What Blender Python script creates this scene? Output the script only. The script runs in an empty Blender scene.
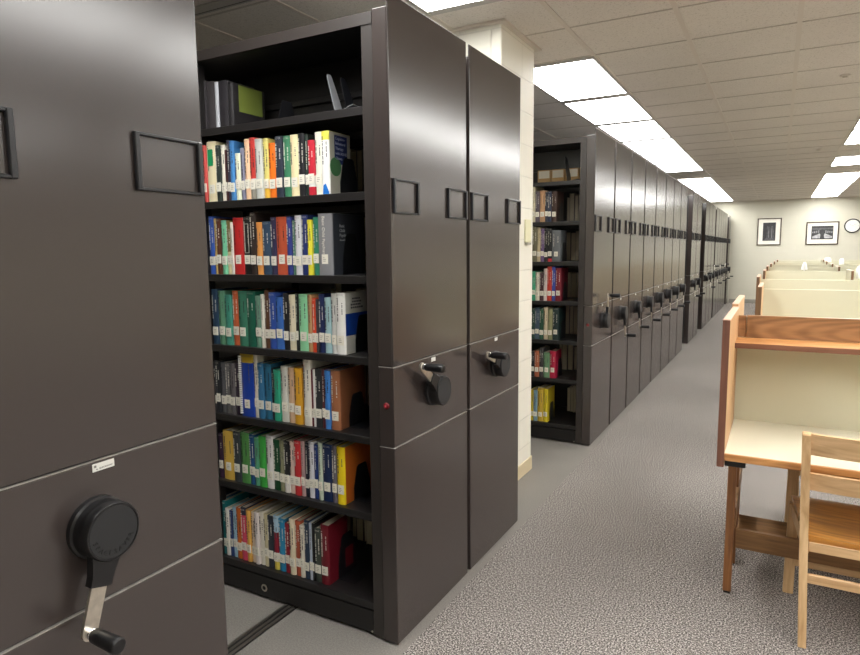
import bpy, bmesh, math, random
import numpy as np
from mathutils import Vector, Matrix
random.seed(7)
sc = bpy.context.scene
COL = sc.collection
PI = math.pi

# ------------------------------------------------------------------ camera
F, YAW, PITCH, ROLL, EYE = 629.6, .5047, .1199, -.0105, 1.55
C0 = np.array([0, 0, EYE])
fw = np.array([-math.sin(YAW)*math.cos(PITCH), math.cos(YAW)*math.cos(PITCH), -math.sin(PITCH)])
r0 = np.array([math.cos(YAW), math.sin(YAW), 0.0])
u0 = np.cross(r0, fw)
rr = r0*math.cos(ROLL) + u0*math.sin(ROLL)
uu = -r0*math.sin(ROLL) + u0*math.cos(ROLL)
cd = bpy.data.cameras.new('camera'); cam = bpy.data.objects.new('camera', cd); COL.objects.link(cam)
cd.sensor_width = 36; cd.lens = F/860*36; cd.clip_start = .05; cd.clip_end = 100
m = Matrix.Identity(4)
for i in range(3):
    m[i][0] = rr[i]; m[i][1] = uu[i]; m[i][2] = -fw[i]; m[i][3] = C0[i]
cam.matrix_world = m
sc.camera = cam

def at(x, y, ax, v):
    """point of the photograph's sight line that lies on a plane of the room"""
    d = fw + rr*(x-430)/F - uu*(y-327.5)/F
    return C0 + d*((v-C0[ax])/d[ax])

# ------------------------------------------------------------------ materials
def lin(c):
    return tuple(((v/255)/12.92 if v/255 <= .04045 else ((v/255+.055)/1.055)**2.4) for v in c)
MATS = {}
def new_mat(name):
    mt = bpy.data.materials.new(name); mt.use_nodes = True
    return mt, mt.node_tree.nodes, mt.node_tree.links, mt.node_tree.nodes['Principled BSDF']
def plain(name, rgb, rough=.5, metal=0, spec=.5, noise=0, nscale=40, bump=0, bscale=200):
    if name in MATS: return MATS[name]
    mt, N, L, b = new_mat(name)
    c = (*lin(rgb), 1)
    b.inputs['Base Color'].default_value = c
    b.inputs['Roughness'].default_value = rough
    b.inputs['Metallic'].default_value = metal
    b.inputs['Specular IOR Level'].default_value = spec
    tc = N.new('ShaderNodeTexCoord')
    if noise:
        n = N.new('ShaderNodeTexNoise'); n.inputs['Scale'].default_value = nscale; n.inputs['Detail'].default_value = 3
        L.new(tc.outputs['Object'], n.inputs['Vector'])
        r = N.new('ShaderNodeValToRGB')
        r.color_ramp.elements[0].position = .3; r.color_ramp.elements[1].position = .7
        r.color_ramp.elements[0].color = tuple(v*(1-noise) for v in c[:3])+(1,)
        r.color_ramp.elements[1].color = tuple(min(1, v*(1+noise)) for v in c[:3])+(1,)
        L.new(n.outputs['Fac'], r.inputs['Fac']); L.new(r.outputs['Color'], b.inputs['Base Color'])
    if bump:
        n2 = N.new('ShaderNodeTexNoise'); n2.inputs['Scale'].default_value = bscale
        L.new(tc.outputs['Object'], n2.inputs['Vector'])
        bp = N.new('ShaderNodeBump'); bp.inputs['Strength'].default_value = bump; bp.inputs['Distance'].default_value = .002
        L.new(n2.outputs['Fac'], bp.inputs['Height']); L.new(bp.outputs['Normal'], b.inputs['Normal'])
    MATS[name] = mt
    return mt
def speckle(name, cols, scale, rough=.9, scale2=None, bump=.4):
    mt, N, L, b = new_mat(name)
    tc = N.new('ShaderNodeTexCoord')
    n = N.new('ShaderNodeTexNoise'); n.inputs['Scale'].default_value = scale; n.inputs['Detail'].default_value = 2; n.inputs['Roughness'].default_value = .7
    L.new(tc.outputs['Object'], n.inputs['Vector'])
    r = N.new('ShaderNodeValToRGB'); e = r.color_ramp.elements
    while len(e) < len(cols): e.new(.5)
    for k, (p, c) in enumerate(cols): e[k].position = p; e[k].color = (*lin(c), 1)
    L.new(n.outputs['Fac'], r.inputs['Fac'])
    out = r.outputs['Color']
    if scale2:
        n2 = N.new('ShaderNodeTexNoise'); n2.inputs['Scale'].default_value = scale2; n2.inputs['Detail'].default_value = 4
        L.new(tc.outputs['Object'], n2.inputs['Vector'])
        mx = N.new('ShaderNodeMix'); mx.data_type = 'RGBA'; mx.blend_type = 'MULTIPLY'; mx.inputs['Factor'].default_value = .22
        L.new(out, mx.inputs['A']); L.new(n2.outputs['Fac'], mx.inputs['B']); out = mx.outputs['Result']
    L.new(out, b.inputs['Base Color'])
    b.inputs['Roughness'].default_value = rough; b.inputs['Specular IOR Level'].default_value = .2
    bp = N.new('ShaderNodeBump'); bp.inputs['Strength'].default_value = bump; bp.inputs['Distance'].default_value = .004
    L.new(n.outputs['Fac'], bp.inputs['Height']); L.new(bp.outputs['Normal'], b.inputs['Normal'])
    return mt
def wood(name, c1, c2, rough=.4, axis='Z', scale=1.0, rings=False):
    mt, N, L, b = new_mat(name)
    tc = N.new('ShaderNodeTexCoord'); mp = N.new('ShaderNodeMapping')
    s = {'X': (1.2, 14, 14), 'Y': (14, 1.2, 14), 'Z': (14, 14, 1.2)}[axis]
    mp.inputs['Scale'].default_value = tuple(v*scale for v in s)
    L.new(tc.outputs['Object'], mp.inputs['Vector'])
    n = N.new('ShaderNodeTexNoise'); n.inputs['Scale'].default_value = 3.0; n.inputs['Detail'].default_value = 5; n.inputs['Distortion'].default_value = .6
    L.new(mp.outputs['Vector'], n.inputs['Vector'])
    fac = n.outputs['Fac']
    if rings:
        w = N.new('ShaderNodeTexWave'); w.wave_type = 'RINGS'; w.rings_direction = 'Y'
        w.inputs['Scale'].default_value = 2.6; w.inputs['Distortion'].default_value = 1.5; w.inputs['Detail'].default_value = 2; w.inputs['Detail Scale'].default_value = 2
        mp2 = N.new('ShaderNodeMapping'); mp2.inputs['Scale'].default_value = (1.1, .01, 8); mp2.inputs['Location'].default_value = (-.80, 0, -9.32)
        L.new(tc.outputs['Object'], mp2.inputs['Vector']); L.new(mp2.outputs['Vector'], w.inputs['Vector'])
        mx = N.new('ShaderNodeMix'); mx.inputs['Factor'].default_value = .24
        L.new(fac, mx.inputs['A']); L.new(w.outputs['Fac'], mx.inputs['B']); fac = mx.outputs['Result']
    r = N.new('ShaderNodeValToRGB')
    r.color_ramp.elements[0].position = .3; r.color_ramp.elements[1].position = .68
    r.color_ramp.elements[0].color = (*lin(c1), 1); r.color_ramp.elements[1].color = (*lin(c2), 1)
    L.new(fac, r.inputs['Fac']); L.new(r.outputs['Color'], b.inputs['Base Color'])
    b.inputs['Roughness'].default_value = rough
    return mt
def blockwall(name, rgb, bump=.5, ax='XZ', joint=.86):
    mt, N, L, b = new_mat(name)
    tc = N.new('ShaderNodeTexCoord'); sp = N.new('ShaderNodeSeparateXYZ'); cb = N.new('ShaderNodeCombineXYZ')
    L.new(tc.outputs['Object'], sp.inputs['Vector'])
    if ax == 'SUM':
        ad = N.new('ShaderNodeMath'); ad.operation = 'ADD'
        L.new(sp.outputs['X'], ad.inputs[0]); L.new(sp.outputs['Y'], ad.inputs[1]); L.new(ad.outputs[0], cb.inputs['X'])
    else: L.new(sp.outputs[ax[0]], cb.inputs['X'])
    L.new(sp.outputs['Z'], cb.inputs['Y'])
    br = N.new('ShaderNodeTexBrick'); br.inputs['Scale'].default_value = 1
    br.inputs['Brick Width'].default_value = .406; br.inputs['Row Height'].default_value = .203
    br.inputs['Mortar Size'].default_value = .005; br.inputs['Mortar Smooth'].default_value = .6
    c = lin(rgb)
    br.inputs['Color1'].default_value = (*c, 1); br.inputs['Color2'].default_value = (*[v*.97 for v in c], 1)
    br.inputs['Mortar'].default_value = (*[v*joint for v in c], 1)
    L.new(cb.outputs['Vector'], br.inputs['Vector']); L.new(br.outputs['Color'], b.inputs['Base Color'])
    bp = N.new('ShaderNodeBump'); bp.inputs['Strength'].default_value = bump; bp.inputs['Distance'].default_value = .004; bp.invert = True
    L.new(br.outputs['Fac'], bp.inputs['Height']); L.new(bp.outputs['Normal'], b.inputs['Normal'])
    b.inputs['Roughness'].default_value = .55
    return mt
def emit(name, rgb, s):
    mt, N, L, b = new_mat(name)
    b.inputs['Base Color'].default_value = (.9, .9, .9, 1)
    b.inputs['Emission Color'].default_value = (*rgb, 1); b.inputs['Emission Strength'].default_value = s
    return mt

LIGHT = 17.5
M_panel = plain('brown_enamel', (60, 53, 51), .205, 0, .75, bump=.012, bscale=300)
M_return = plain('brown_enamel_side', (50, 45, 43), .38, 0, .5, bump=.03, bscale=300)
M_case = plain('black_brown_steel', (28, 26, 26), .42, 0, .45)
M_shelf = plain('dark_shelf_steel', (33, 31, 31), .4, 0, .5)
M_black = plain('black_plastic', (19, 19, 21), .35, 0, .5)
M_hubface = plain('hub_face_plastic', (38, 39, 41), .5, 0, .4)
M_letter = plain('hub_letter', (4, 4, 5), .5)
M_frame = plain('holder_plastic', (33, 34, 38), .32, 0, .5)
M_steel = plain('brushed_steel', (205, 198, 185), .3, .9, .5, noise=.12, nscale=60)
M_plate = plain('nameplate_silver', (225, 225, 220), .35, .2)
M_seam = plain('seam_strip_pale', (168, 162, 156), .4)
M_plateink = plain('nameplate_ink', (120, 118, 116), .5)
M_red = plain('red_plastic', (112, 16, 24), .3)
M_redlite = plain('red_plastic_star', (206, 84, 96), .3)
M_chrome = plain('chrome', (220, 220, 220), .18, 1)
M_carpet = speckle('carpet_loop_pile', [(.36, (52, 48, 46)), (.5, (124, 118, 114)), (.64, (220, 212, 206))], 150, scale2=1.6)
M_deck = speckle('raised_floor_grey', [(.3, (124, 120, 115)), (.7, (152, 147, 141))], 160, rough=.75, scale2=2, bump=.1)
M_tile = speckle('ceiling_tile', [(.28, (190, 182, 173)), (.42, (234, 227, 219)), (.8, (240, 234, 227))], 110, rough=.95, scale2=.8, bump=.25)
M_tee = plain('ceiling_tee_paint', (214, 205, 195), .5)
M_teeshadow = plain('ceiling_reveal_shade', (192, 183, 174), .7)  # cross tees toned darker to carry the shadow of the tile reveals
M_wall = blockwall('painted_block_wall', (205, 202, 186), .25, 'XZ', .955)
M_wallY = blockwall('painted_block_wall_side', (222, 215, 198), .3, 'YZ', .95)
M_pillar = blockwall('painted_block_pillar', (230, 227, 214), .5, 'SUM', .86)
M_vinyl = plain('vinyl_base_cream', (206, 192, 158), .5)
M_vinylgrey = plain('vinyl_base_grey', (150, 146, 138), .5)
M_light = emit('light_diffuser', (1, .99, .958), LIGHT)
M_lframe = plain('light_frame', (176, 172, 166), .5)
M_railsteel = plain('rail_steel', (120, 115, 108), .35, .8)
M_dark = plain('dark_groove', (30, 28, 27), .6)
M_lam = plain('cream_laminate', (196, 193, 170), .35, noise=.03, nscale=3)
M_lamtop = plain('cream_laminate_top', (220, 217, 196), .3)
M_oak = wood('oak_side', (172, 130, 90), (214, 172, 126), .42, 'Z')
M_oakx = wood('oak_long', (158, 104, 56), (206, 150, 92), .4, 'X')
M_header = wood('oak_header', (120, 86, 56), (154, 114, 76), .38, 'X', 1, True)
M_edge = wood('dark_edge_band', (92, 58, 46), (122, 80, 62), .45, 'Z')
M_edgex = wood('dark_edge_band_long', (96, 60, 44), (126, 84, 62), .45, 'X')
M_edgeb = wood('brown_edge_band', (92, 64, 40), (122, 88, 56), .5, 'Z')
M_leg = wood('walnut_leg', (112, 72, 40), (156, 104, 60), .45, 'Z')
M_boardw = wood('trough_wood', (122, 90, 58), (164, 124, 82), .5, 'X')
M_chair = wood('beech_chair', (190, 150, 104), (226, 192, 146), .4, 'Z')
M_chairx = wood('beech_chair_rail', (186, 146, 102), (222, 186, 140), .4, 'X')
M_seat = wood('golden_seat', (164, 104, 40), (214, 150, 66), .28, 'X')
M_white = plain('white_paint', (240, 240, 236), .4)
M_pic = plain('picture_frame_bronze', (78, 66, 54), .4, .3)
M_mat = plain('picture_mount', (236, 232, 222), .8)
M_glassless = None
M_page = plain('book_pages', (226, 216, 192), .85, noise=.06, nscale=300)
M_tag = plain('call_number_label', (240, 236, 222), .6)
M_ink = plain('label_ink', (170, 164, 154), .7)
M_bookend = plain('bookend_black', (26, 27, 31), .35, 0, .5)

def cmat(rgb, rough=.45):
    return plain('cover_%d_%d_%d' % rgb, rgb, rough)

# ------------------------------------------------------------------ mesh helpers
def obj(name, bm, mat, parent=None, kind=None, loc=None):
    me = bpy.data.meshes.new(name)
    bmesh.ops.recalc_face_normals(bm, faces=bm.faces)
    bm.to_mesh(me); bm.free()
    for mm in (mat if isinstance(mat, (list, tuple)) else [mat]): me.materials.append(mm)
    o = bpy.data.objects.new(name, me); COL.objects.link(o)
    if parent is not None: o.parent = parent
    if loc is not None: o.location = loc
    if kind: o['kind'] = kind
    return o
def smooth(o, ang=40):
    for p in o.data.polygons: p.use_smooth = True
    o.data.set_sharp_from_angle(angle=math.radians(ang))
    return o
def box(bm, x0, x1, y0, y1, z0, z1, bev=0, seg=1, mi=0, mat4=None):
    r = bmesh.ops.create_cube(bm, size=1)
    vs = r['verts']
    for v in vs:
        v.co = Vector(((x0+x1)/2+v.co.x*(x1-x0), (y0+y1)/2+v.co.y*(y1-y0), (z0+z1)/2+v.co.z*(z1-z0)))
    fs = set(f for v in vs for f in v.link_faces)
    for f in fs: f.material_index = mi
    if bev:
        es = list(set(e for v in vs for e in v.link_edges))
        rb = bmesh.ops.bevel(bm, geom=es, offset=bev, segments=seg, affect='EDGES', profile=.5)
        vs = list(set(v for f in rb['faces'] for v in f.verts) | set(v for v in vs if v.is_valid))
        for v in vs:
            for f in v.link_faces: f.material_index = mi
    if mat4 is not None: bmesh.ops.transform(bm, matrix=mat4, verts=vs)
    return vs
def prism(bm, pts, axis, a, b, mi=0):
    """polygon pts (2D) extruded along axis from a to b"""
    def P(p, t):
        return {'X': (t, p[0], p[1]), 'Y': (p[0], t, p[1]), 'Z': (p[0], p[1], t)}[axis]
    A = [bm.verts.new(P(p, a)) for p in pts]; B = [bm.verts.new(P(p, b)) for p in pts]
    n = len(pts); fs = []
    fs.append(bm.faces.new(A)); fs.append(bm.faces.new(list(reversed(B))))
    for i in range(n): fs.append(bm.faces.new([A[i], B[i], B[(i+1) % n], A[(i+1) % n]]))
    for f in fs: f.material_index = mi
    return A+B
def lathe(bm, prof, axis='X', n=28, cen=(0, 0, 0), mi=0):
    """prof: (t along axis, radius)"""
    rings = []
    for t, r in prof:
        ring = []
        for k in range(n):
            a = 2*PI*k/n; c, s = r*math.cos(a), r*math.sin(a)
            p = {'X': (t, c, s), 'Y': (c, t, s), 'Z': (c, s, t)}[axis]
            ring.append(bm.verts.new(Vector(p)+Vector(cen)))
        rings.append(ring)
    fs = []
    for i in range(len(rings)-1):
        for k in range(n):
            fs.append(bm.faces.new([rings[i][k], rings[i][(k+1) % n], rings[i+1][(k+1) % n], rings[i+1][k]]))
    fs.append(bm.faces.new(rings[0])); fs.append(bm.faces.new(list(reversed(rings[-1]))))
    for f in fs: f.material_index = mi
    return [v for r in rings for v in r]
def beam(bm, p, q, w, d, up=(0, 0, 1), bev=.003, mi=0, w2=None, d2=None):
    """squared bar from p to q, w x d in section"""
    p, q = Vector(p), Vector(q); z = (q-p).normalized(); x = Vector(up).cross(z)
    if x.length < 1e-4: x = Vector((1, 0, 0)).cross(z)
    if x.length < 1e-4: x = Vector((0, 1, 0)).cross(z)
    x.normalize(); y = z.cross(x)
    M = Matrix((x, y, z)).transposed().to_4x4(); M.translation = p
    ln = (q-p).length
    vs = box(bm, -w/2, w/2, -d/2, d/2, 0, ln, bev, 1, mi)
    if w2:
        for v in vs:
            t = v.co.z/ln; v.co.x *= 1+(w2/w-1)*t; v.co.y *= 1+((d2 or d)/d-1)*t
    bmesh.ops.transform(bm, matrix=M, verts=vs)
    return vs
def B(): return bmesh.new()
def thing(name, label, cat, loc=(0, 0, 0), group=None, rotz=0):
    o = bpy.data.objects.new(name, None); COL.objects.link(o)
    o.location = loc; o.rotation_euler = (0, 0, rotz); o.empty_display_size = .1
    return tag(o, label, cat, group)
def tag(o, label, cat, group=None):
    o['label'] = label; o['category'] = cat
    if group: o['group'] = group
    return o
ORD = ['first', 'second', 'third', 'fourth', 'fifth', 'sixth', 'seventh', 'eighth', 'ninth', 'tenth', 'eleventh', 'twelfth',
       'thirteenth', 'fourteenth', 'fifteenth', 'sixteenth', 'seventeenth', 'eighteenth', 'nineteenth', 'twentieth',
       'twenty-first', 'twenty-second', 'twenty-third', 'twenty-fourth', 'twenty-fifth', 'twenty-sixth']
def text_mesh(s, size, align='CENTER', ext=.0004):
    cu = bpy.data.curves.new('txt', 'FONT'); cu.body = s; cu.size = size; cu.align_x = align; cu.align_y = 'CENTER'
    cu.extrude = ext; cu.resolution_u = 2
    o = bpy.data.objects.new('txt', cu); COL.objects.link(o)
    dg = bpy.context.evaluated_depsgraph_get()
    me = bpy.data.meshes.new_from_object(o.evaluated_get(dg))
    bpy.data.objects.remove(o); bpy.data.curves.remove(cu)
    return me
def add_text(bm, s, size, M, align='CENTER'):
    me = text_mesh(s, size, align); me.transform(M); bm.from_mesh(me); bpy.data.meshes.remove(me)

# ------------------------------------------------------------------ the setting
D = 1.244; CEIL = 2.877; YW = 20.07; TY0 = 4.495; T = .6096; TX0 = -1.1786
XL, XR, YB = -5.2, 6.6, -3.2
DECK = -1.205
b = B(); box(b, DECK, XR, YB, YW, -.1, 0); obj('floor', b, M_carpet, kind='structure')
b = B(); box(b, XL, DECK, YB, YW, -.1, 0); obj('floor_shelving_deck', b, M_deck, kind='structure')
b = B(); box(b, XL, XR, YB, YW, CEIL, CEIL+.1); obj('ceiling', b, M_tile, kind='structure')
b = B()
box(b, XL, XR, YW, YW+.15, 0, CEIL); obj('wall_far', b, M_wall, kind='structure')
b = B(); box(b, XL, XR, YB-.15, YB, 0, CEIL); obj('wall_rear', b, M_wall, kind='structure')
b = B(); box(b, XL-.15, XL, YB, YW, 0, CEIL); obj('wall_left', b, M_wallY, kind='structure')
b = B(); box(b, XR, XR+.15, YB, YW, 0, CEIL); obj('wall_right', b, M_wallY, kind='structure')
b = B(); box(b, DECK, XR, YW-.012, YW, 0, .11, .003); obj('baseboard_far', b, M_vinylgrey, kind='structure')
# suspended ceiling grid
b = B(); k = -6
while TX0+k*T < XR:
    x = TX0+k*T
    if x > XL: box(b, x-.014, x+.014, YB, YW, CEIL-.006, CEIL)
    k += 1
obj('trim_1', b, M_tee, kind='structure')
b = B(); k = -12
while TY0+k*T < YW:
    y = TY0+k*T
    if y > YB: box(b, XL, XR, y-.006, y+.006, CEIL-.0035, CEIL)
    k += 1
obj('trim_2', b, M_teeshadow, kind='structure')
b = B()
box(b, XL, XR, YW-.03, YW, CEIL-.02, CEIL); obj('trim_3', b, M_tee, kind='structure')
# concrete block pillar
PX, PY0, PY1 = -1.48, 3.575, 4.15
b = B(); box(b, -2.12, PX, PY0, PY1, 0, CEIL, .012, 2); obj('wall_pillar', b, M_pillar, kind='structure')
b = B(); box(b, -2.126, PX+.006, PY0-.006, PY1+.006, 0, .10, .004); obj('baseboard_pillar', b, M_vinyl, kind='structure')
b = B(); box(b, -2.15, PX+.035, PY0-.035, PY1+.035, CEIL-.014, CEIL-.001); obj('trim_4', b, M_tee, kind='structure')
# floor rails of the shelving
for n_, xr in enumerate((-1.815, -2.9)):
    b = B()
    box(b, xr-.034, xr+.034, .0, 11.9, 0, .0035, mi=1)
    box(b, xr-.030, xr-.017, .0, 11.9, .0035, .009, .002); box(b, xr+.017, xr+.030, .0, 11.9, .0035, .009, .002)
    box(b, xr-.006, xr+.006, .0, 11.9, .0035, .007, .001)
    obj('trim_%d' % (5+n_), b, [M_railsteel, M_dark], kind='structure')

# ------------------------------------------------------------------ ceiling lights
def lamp(xc, y0, y1, label, group):
    t = thing('ceiling_light', label, 'ceiling light', (xc, (y0+y1)/2, CEIL), group)
    h, w = (y1-y0)/2, T/2
    b = B(); box(b, -w+.02, w-.02, -h+.048, h-.062, -.009, -.0066); obj('diffuser', b, M_light, t)
    b = B()
    for s in (-1, 1):
        box(b, min(s*w, s*(w-.02)), max(s*w, s*(w-.02)), -h, h, -.013, -.0064, .001)
        box(b, -w+.02, w-.02, min(s*h, s*(h-.062)), max(s*h, s*(h-.062)), -.0105, -.0064, .001)
    obj('frame', b, M_lframe, t)
XA, XB = TX0-T/2, TX0+3.5*T
segA = [(13.03+k*2*T, 13.03+(k+1)*2*T) for k in range(5)]+[(13.03+10*T, 13.03+11*T)]
nA = len(segA)
for k, (a, c) in enumerate(reversed(segA)):
    lamp(XA, a, c, 'lit ceiling panel above the shelving, %s from the far wall' % ORD[k], 'ceiling lights above the shelving row')
for k in range(6):
    a = TY0+k*2*T
    lamp(XA, a, a+2*T, 'lit ceiling panel above the shelving, %s beyond the white pillar' % ORD[k], 'ceiling lights above the shelving row')
for k in range(3):
    c = TY0-2*T-k*2*T
    lamp(XA, c-2*T, c, 'lit ceiling panel above near shelving, %s before the pillar' % ORD[k], 'ceiling lights above the shelving row')
for k in range(5):
    a = TY0+15*T+(4-k)*2*T
    lamp(XB, a, a+2*T, 'lit ceiling panel above the study carrels, %s from the far wall' % ORD[k], 'ceiling lights above the study carrels')
lamp(XB, TY0+11*T, TY0+13*T, 'lit ceiling panel standing alone between two unlit tiles above the carrels', 'ceiling lights above the study carrels')
for k in range(9):
    c = TY0+9*T-k*2*T
    lamp(XB, c-2*T, c, 'lit ceiling panel above the carrels, %s nearer than the lone panel' % ORD[k], 'ceiling lights above the study carrels')
for off in (9.5,):
    for k in range(12):
        a = TY0-11*T+k*3*T
        lamp(TX0+off*T, a, a+2*T, 'lit ceiling panel of the side row, %s from the rear wall' % ORD[k], 'ceiling lights of the side row')
for k, (x, y) in enumerate(((.38, 6.01), (.405, 10.23))):
    t = thing('sprinkler_cover', ('nearer' if k == 0 else 'farther')+' small round sprinkler cover on the ceiling over the carrels', 'sprinkler', (x, y, CEIL), 'ceiling sprinkler covers')
    b = B(); lathe(b, [(-.012, .030), (-.010, .036), (-.001, .036)], 'Z', 24); smooth(obj('cover_plate', b, M_tee, t))
    b = B(); lathe(b, [(-.022, .014), (-.020, .018), (-.012, .018)], 'Z', 16); smooth(obj('sprinkler_head', b, M_steel, t))

t = thing('ceiling_vent', 'narrow slot vent in the ceiling high above the near open range', 'vent', (-2.7, 2.60, CEIL))
b = B(); box(b, -.55, .55, -.006, .006, -.006, -.001); obj('vent_slot', b, M_dark, t)
b = B(); box(b, -.55, .55, -.075, -.006, -.010, -.001, .002); box(b, -.55, .55, .006, .02, -.008, -.001, .002); obj('vent_frame', b, M_lframe, t)

# ------------------------------------------------------------------ mobile shelving ranges
PW = .638
SH = [2.083, 1.775, 1.461, 1.147, .832, .518, .145]     # shelf tops
HT = 2.4576
def crank(t, yc, ang, lettered):
    """ang: direction of the arm in the panel's plane, 0 = along the row, 90 = up"""
    HZ = .978
    b = B()
    lathe(b, [(0, .066), (.012, .066), (.016, .062), (.030, .060), (.034, .0615), (.056, .0615), (.060, .059), (.060, .0562), (.0585, .0552)], 'X', 40)
    o = smooth(obj('crank', b, [M_black], t, loc=(0, yc, HZ)), 35)
    b = B(); lathe(b, [(.0575, .0548), (.0590, .0545)], 'X', 40); obj('hub_face', b, M_hubface, o)
    a = math.radians(ang); dy, dz = math.cos(a), math.sin(a)
    R = Matrix(((1, 0, 0), (0, dy, -dz), (0, dz, dy)))     # local +Y -> arm direction
    R = R.to_4x4()
    b = B()                                               # moulded neck
    vs = prism(b, [(.035, -.040), (.060, -.030), (.092, -.0235), (.112, -.0235), (.112, .0235), (.092, .0235), (.060, .030), (.035, .040)], 'X', .034, .054)
    bmesh.ops.transform(b, matrix=R, verts=vs); obj('arm_sleeve', b, M_black, o)
    b = B()
    pts = [(.10, -.017), (.205, -.0165)]+[(.205+.0165*math.sin(q), -.0165*math.cos(q)) for q in [PI*i/8 for i in range(1, 8)]]+[(.205, .0165), (.10, .017)]
    vs = prism(b, pts, 'X', .040, .0475)
    bmesh.ops.transform(b, matrix=R, verts=vs); obj('crank_arm', b, M_steel, o)
    b = B()
    vs = lathe(b, [(.0475, .012), (.058, .012), (.060, .0095)], 'X', 20, (0, .205, 0))
    bmesh.ops.transform(b, matrix=R, verts=vs); smooth(obj('grip_collar', b, M_chrome, o))
    b = B()
    vs = lathe(b, [(.060, .011), (.064, .0145), (.085, .0155), (.12, .0165), (.136, .0165), (.140, .0145), (.141, .012)], 'X', 24, (0, .205, 0))
    bmesh.ops.transform(b, matrix=R, verts=vs); smooth(obj('grip', b, M_black, o), 50)
    if lettered:
        b = B(); s = 'SPACESAVER'
        for i, ch in enumerate(s):
            q = math.radians(-166+i*138/(len(s)-1))        # along the lower rim, left to right seen from the aisle
            cy, cz = .043*math.cos(q), .043*math.sin(q)
            phi = q+PI/2
            # glyph x axis -> along the rim, y axis -> towards the hub's centre, facing +X
            ex = Vector((0, math.cos(phi), math.sin(phi))); ey = Vector((0, -math.cos(q), -math.sin(q))); ez = Vector((1, 0, 0))
            Mx = Matrix((ex, ey, ez)).transposed().to_4x4(); Mx.translation = Vector((.0594, cy, cz))
            add_text(b, ch, .0145, Mx)
        obj('hub_lettering', b, M_letter, o)
def label_holder(t, y0, y1):
    b = B(); z0, z1 = 1.691, 1.817
    box(b, 0, .011, y0, y0+.013, z0, z1, .002); box(b, 0, .011, y1-.013, y1, z0, z1, .002)
    box(b, 0, .0095, y0+.012, y1-.012, z0, z0+.007, .0015); box(b, 0, .0095, y0+.012, y1-.012, z1-.007, z1, .0015)
    obj('label_holder', b, M_frame, t)
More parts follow.
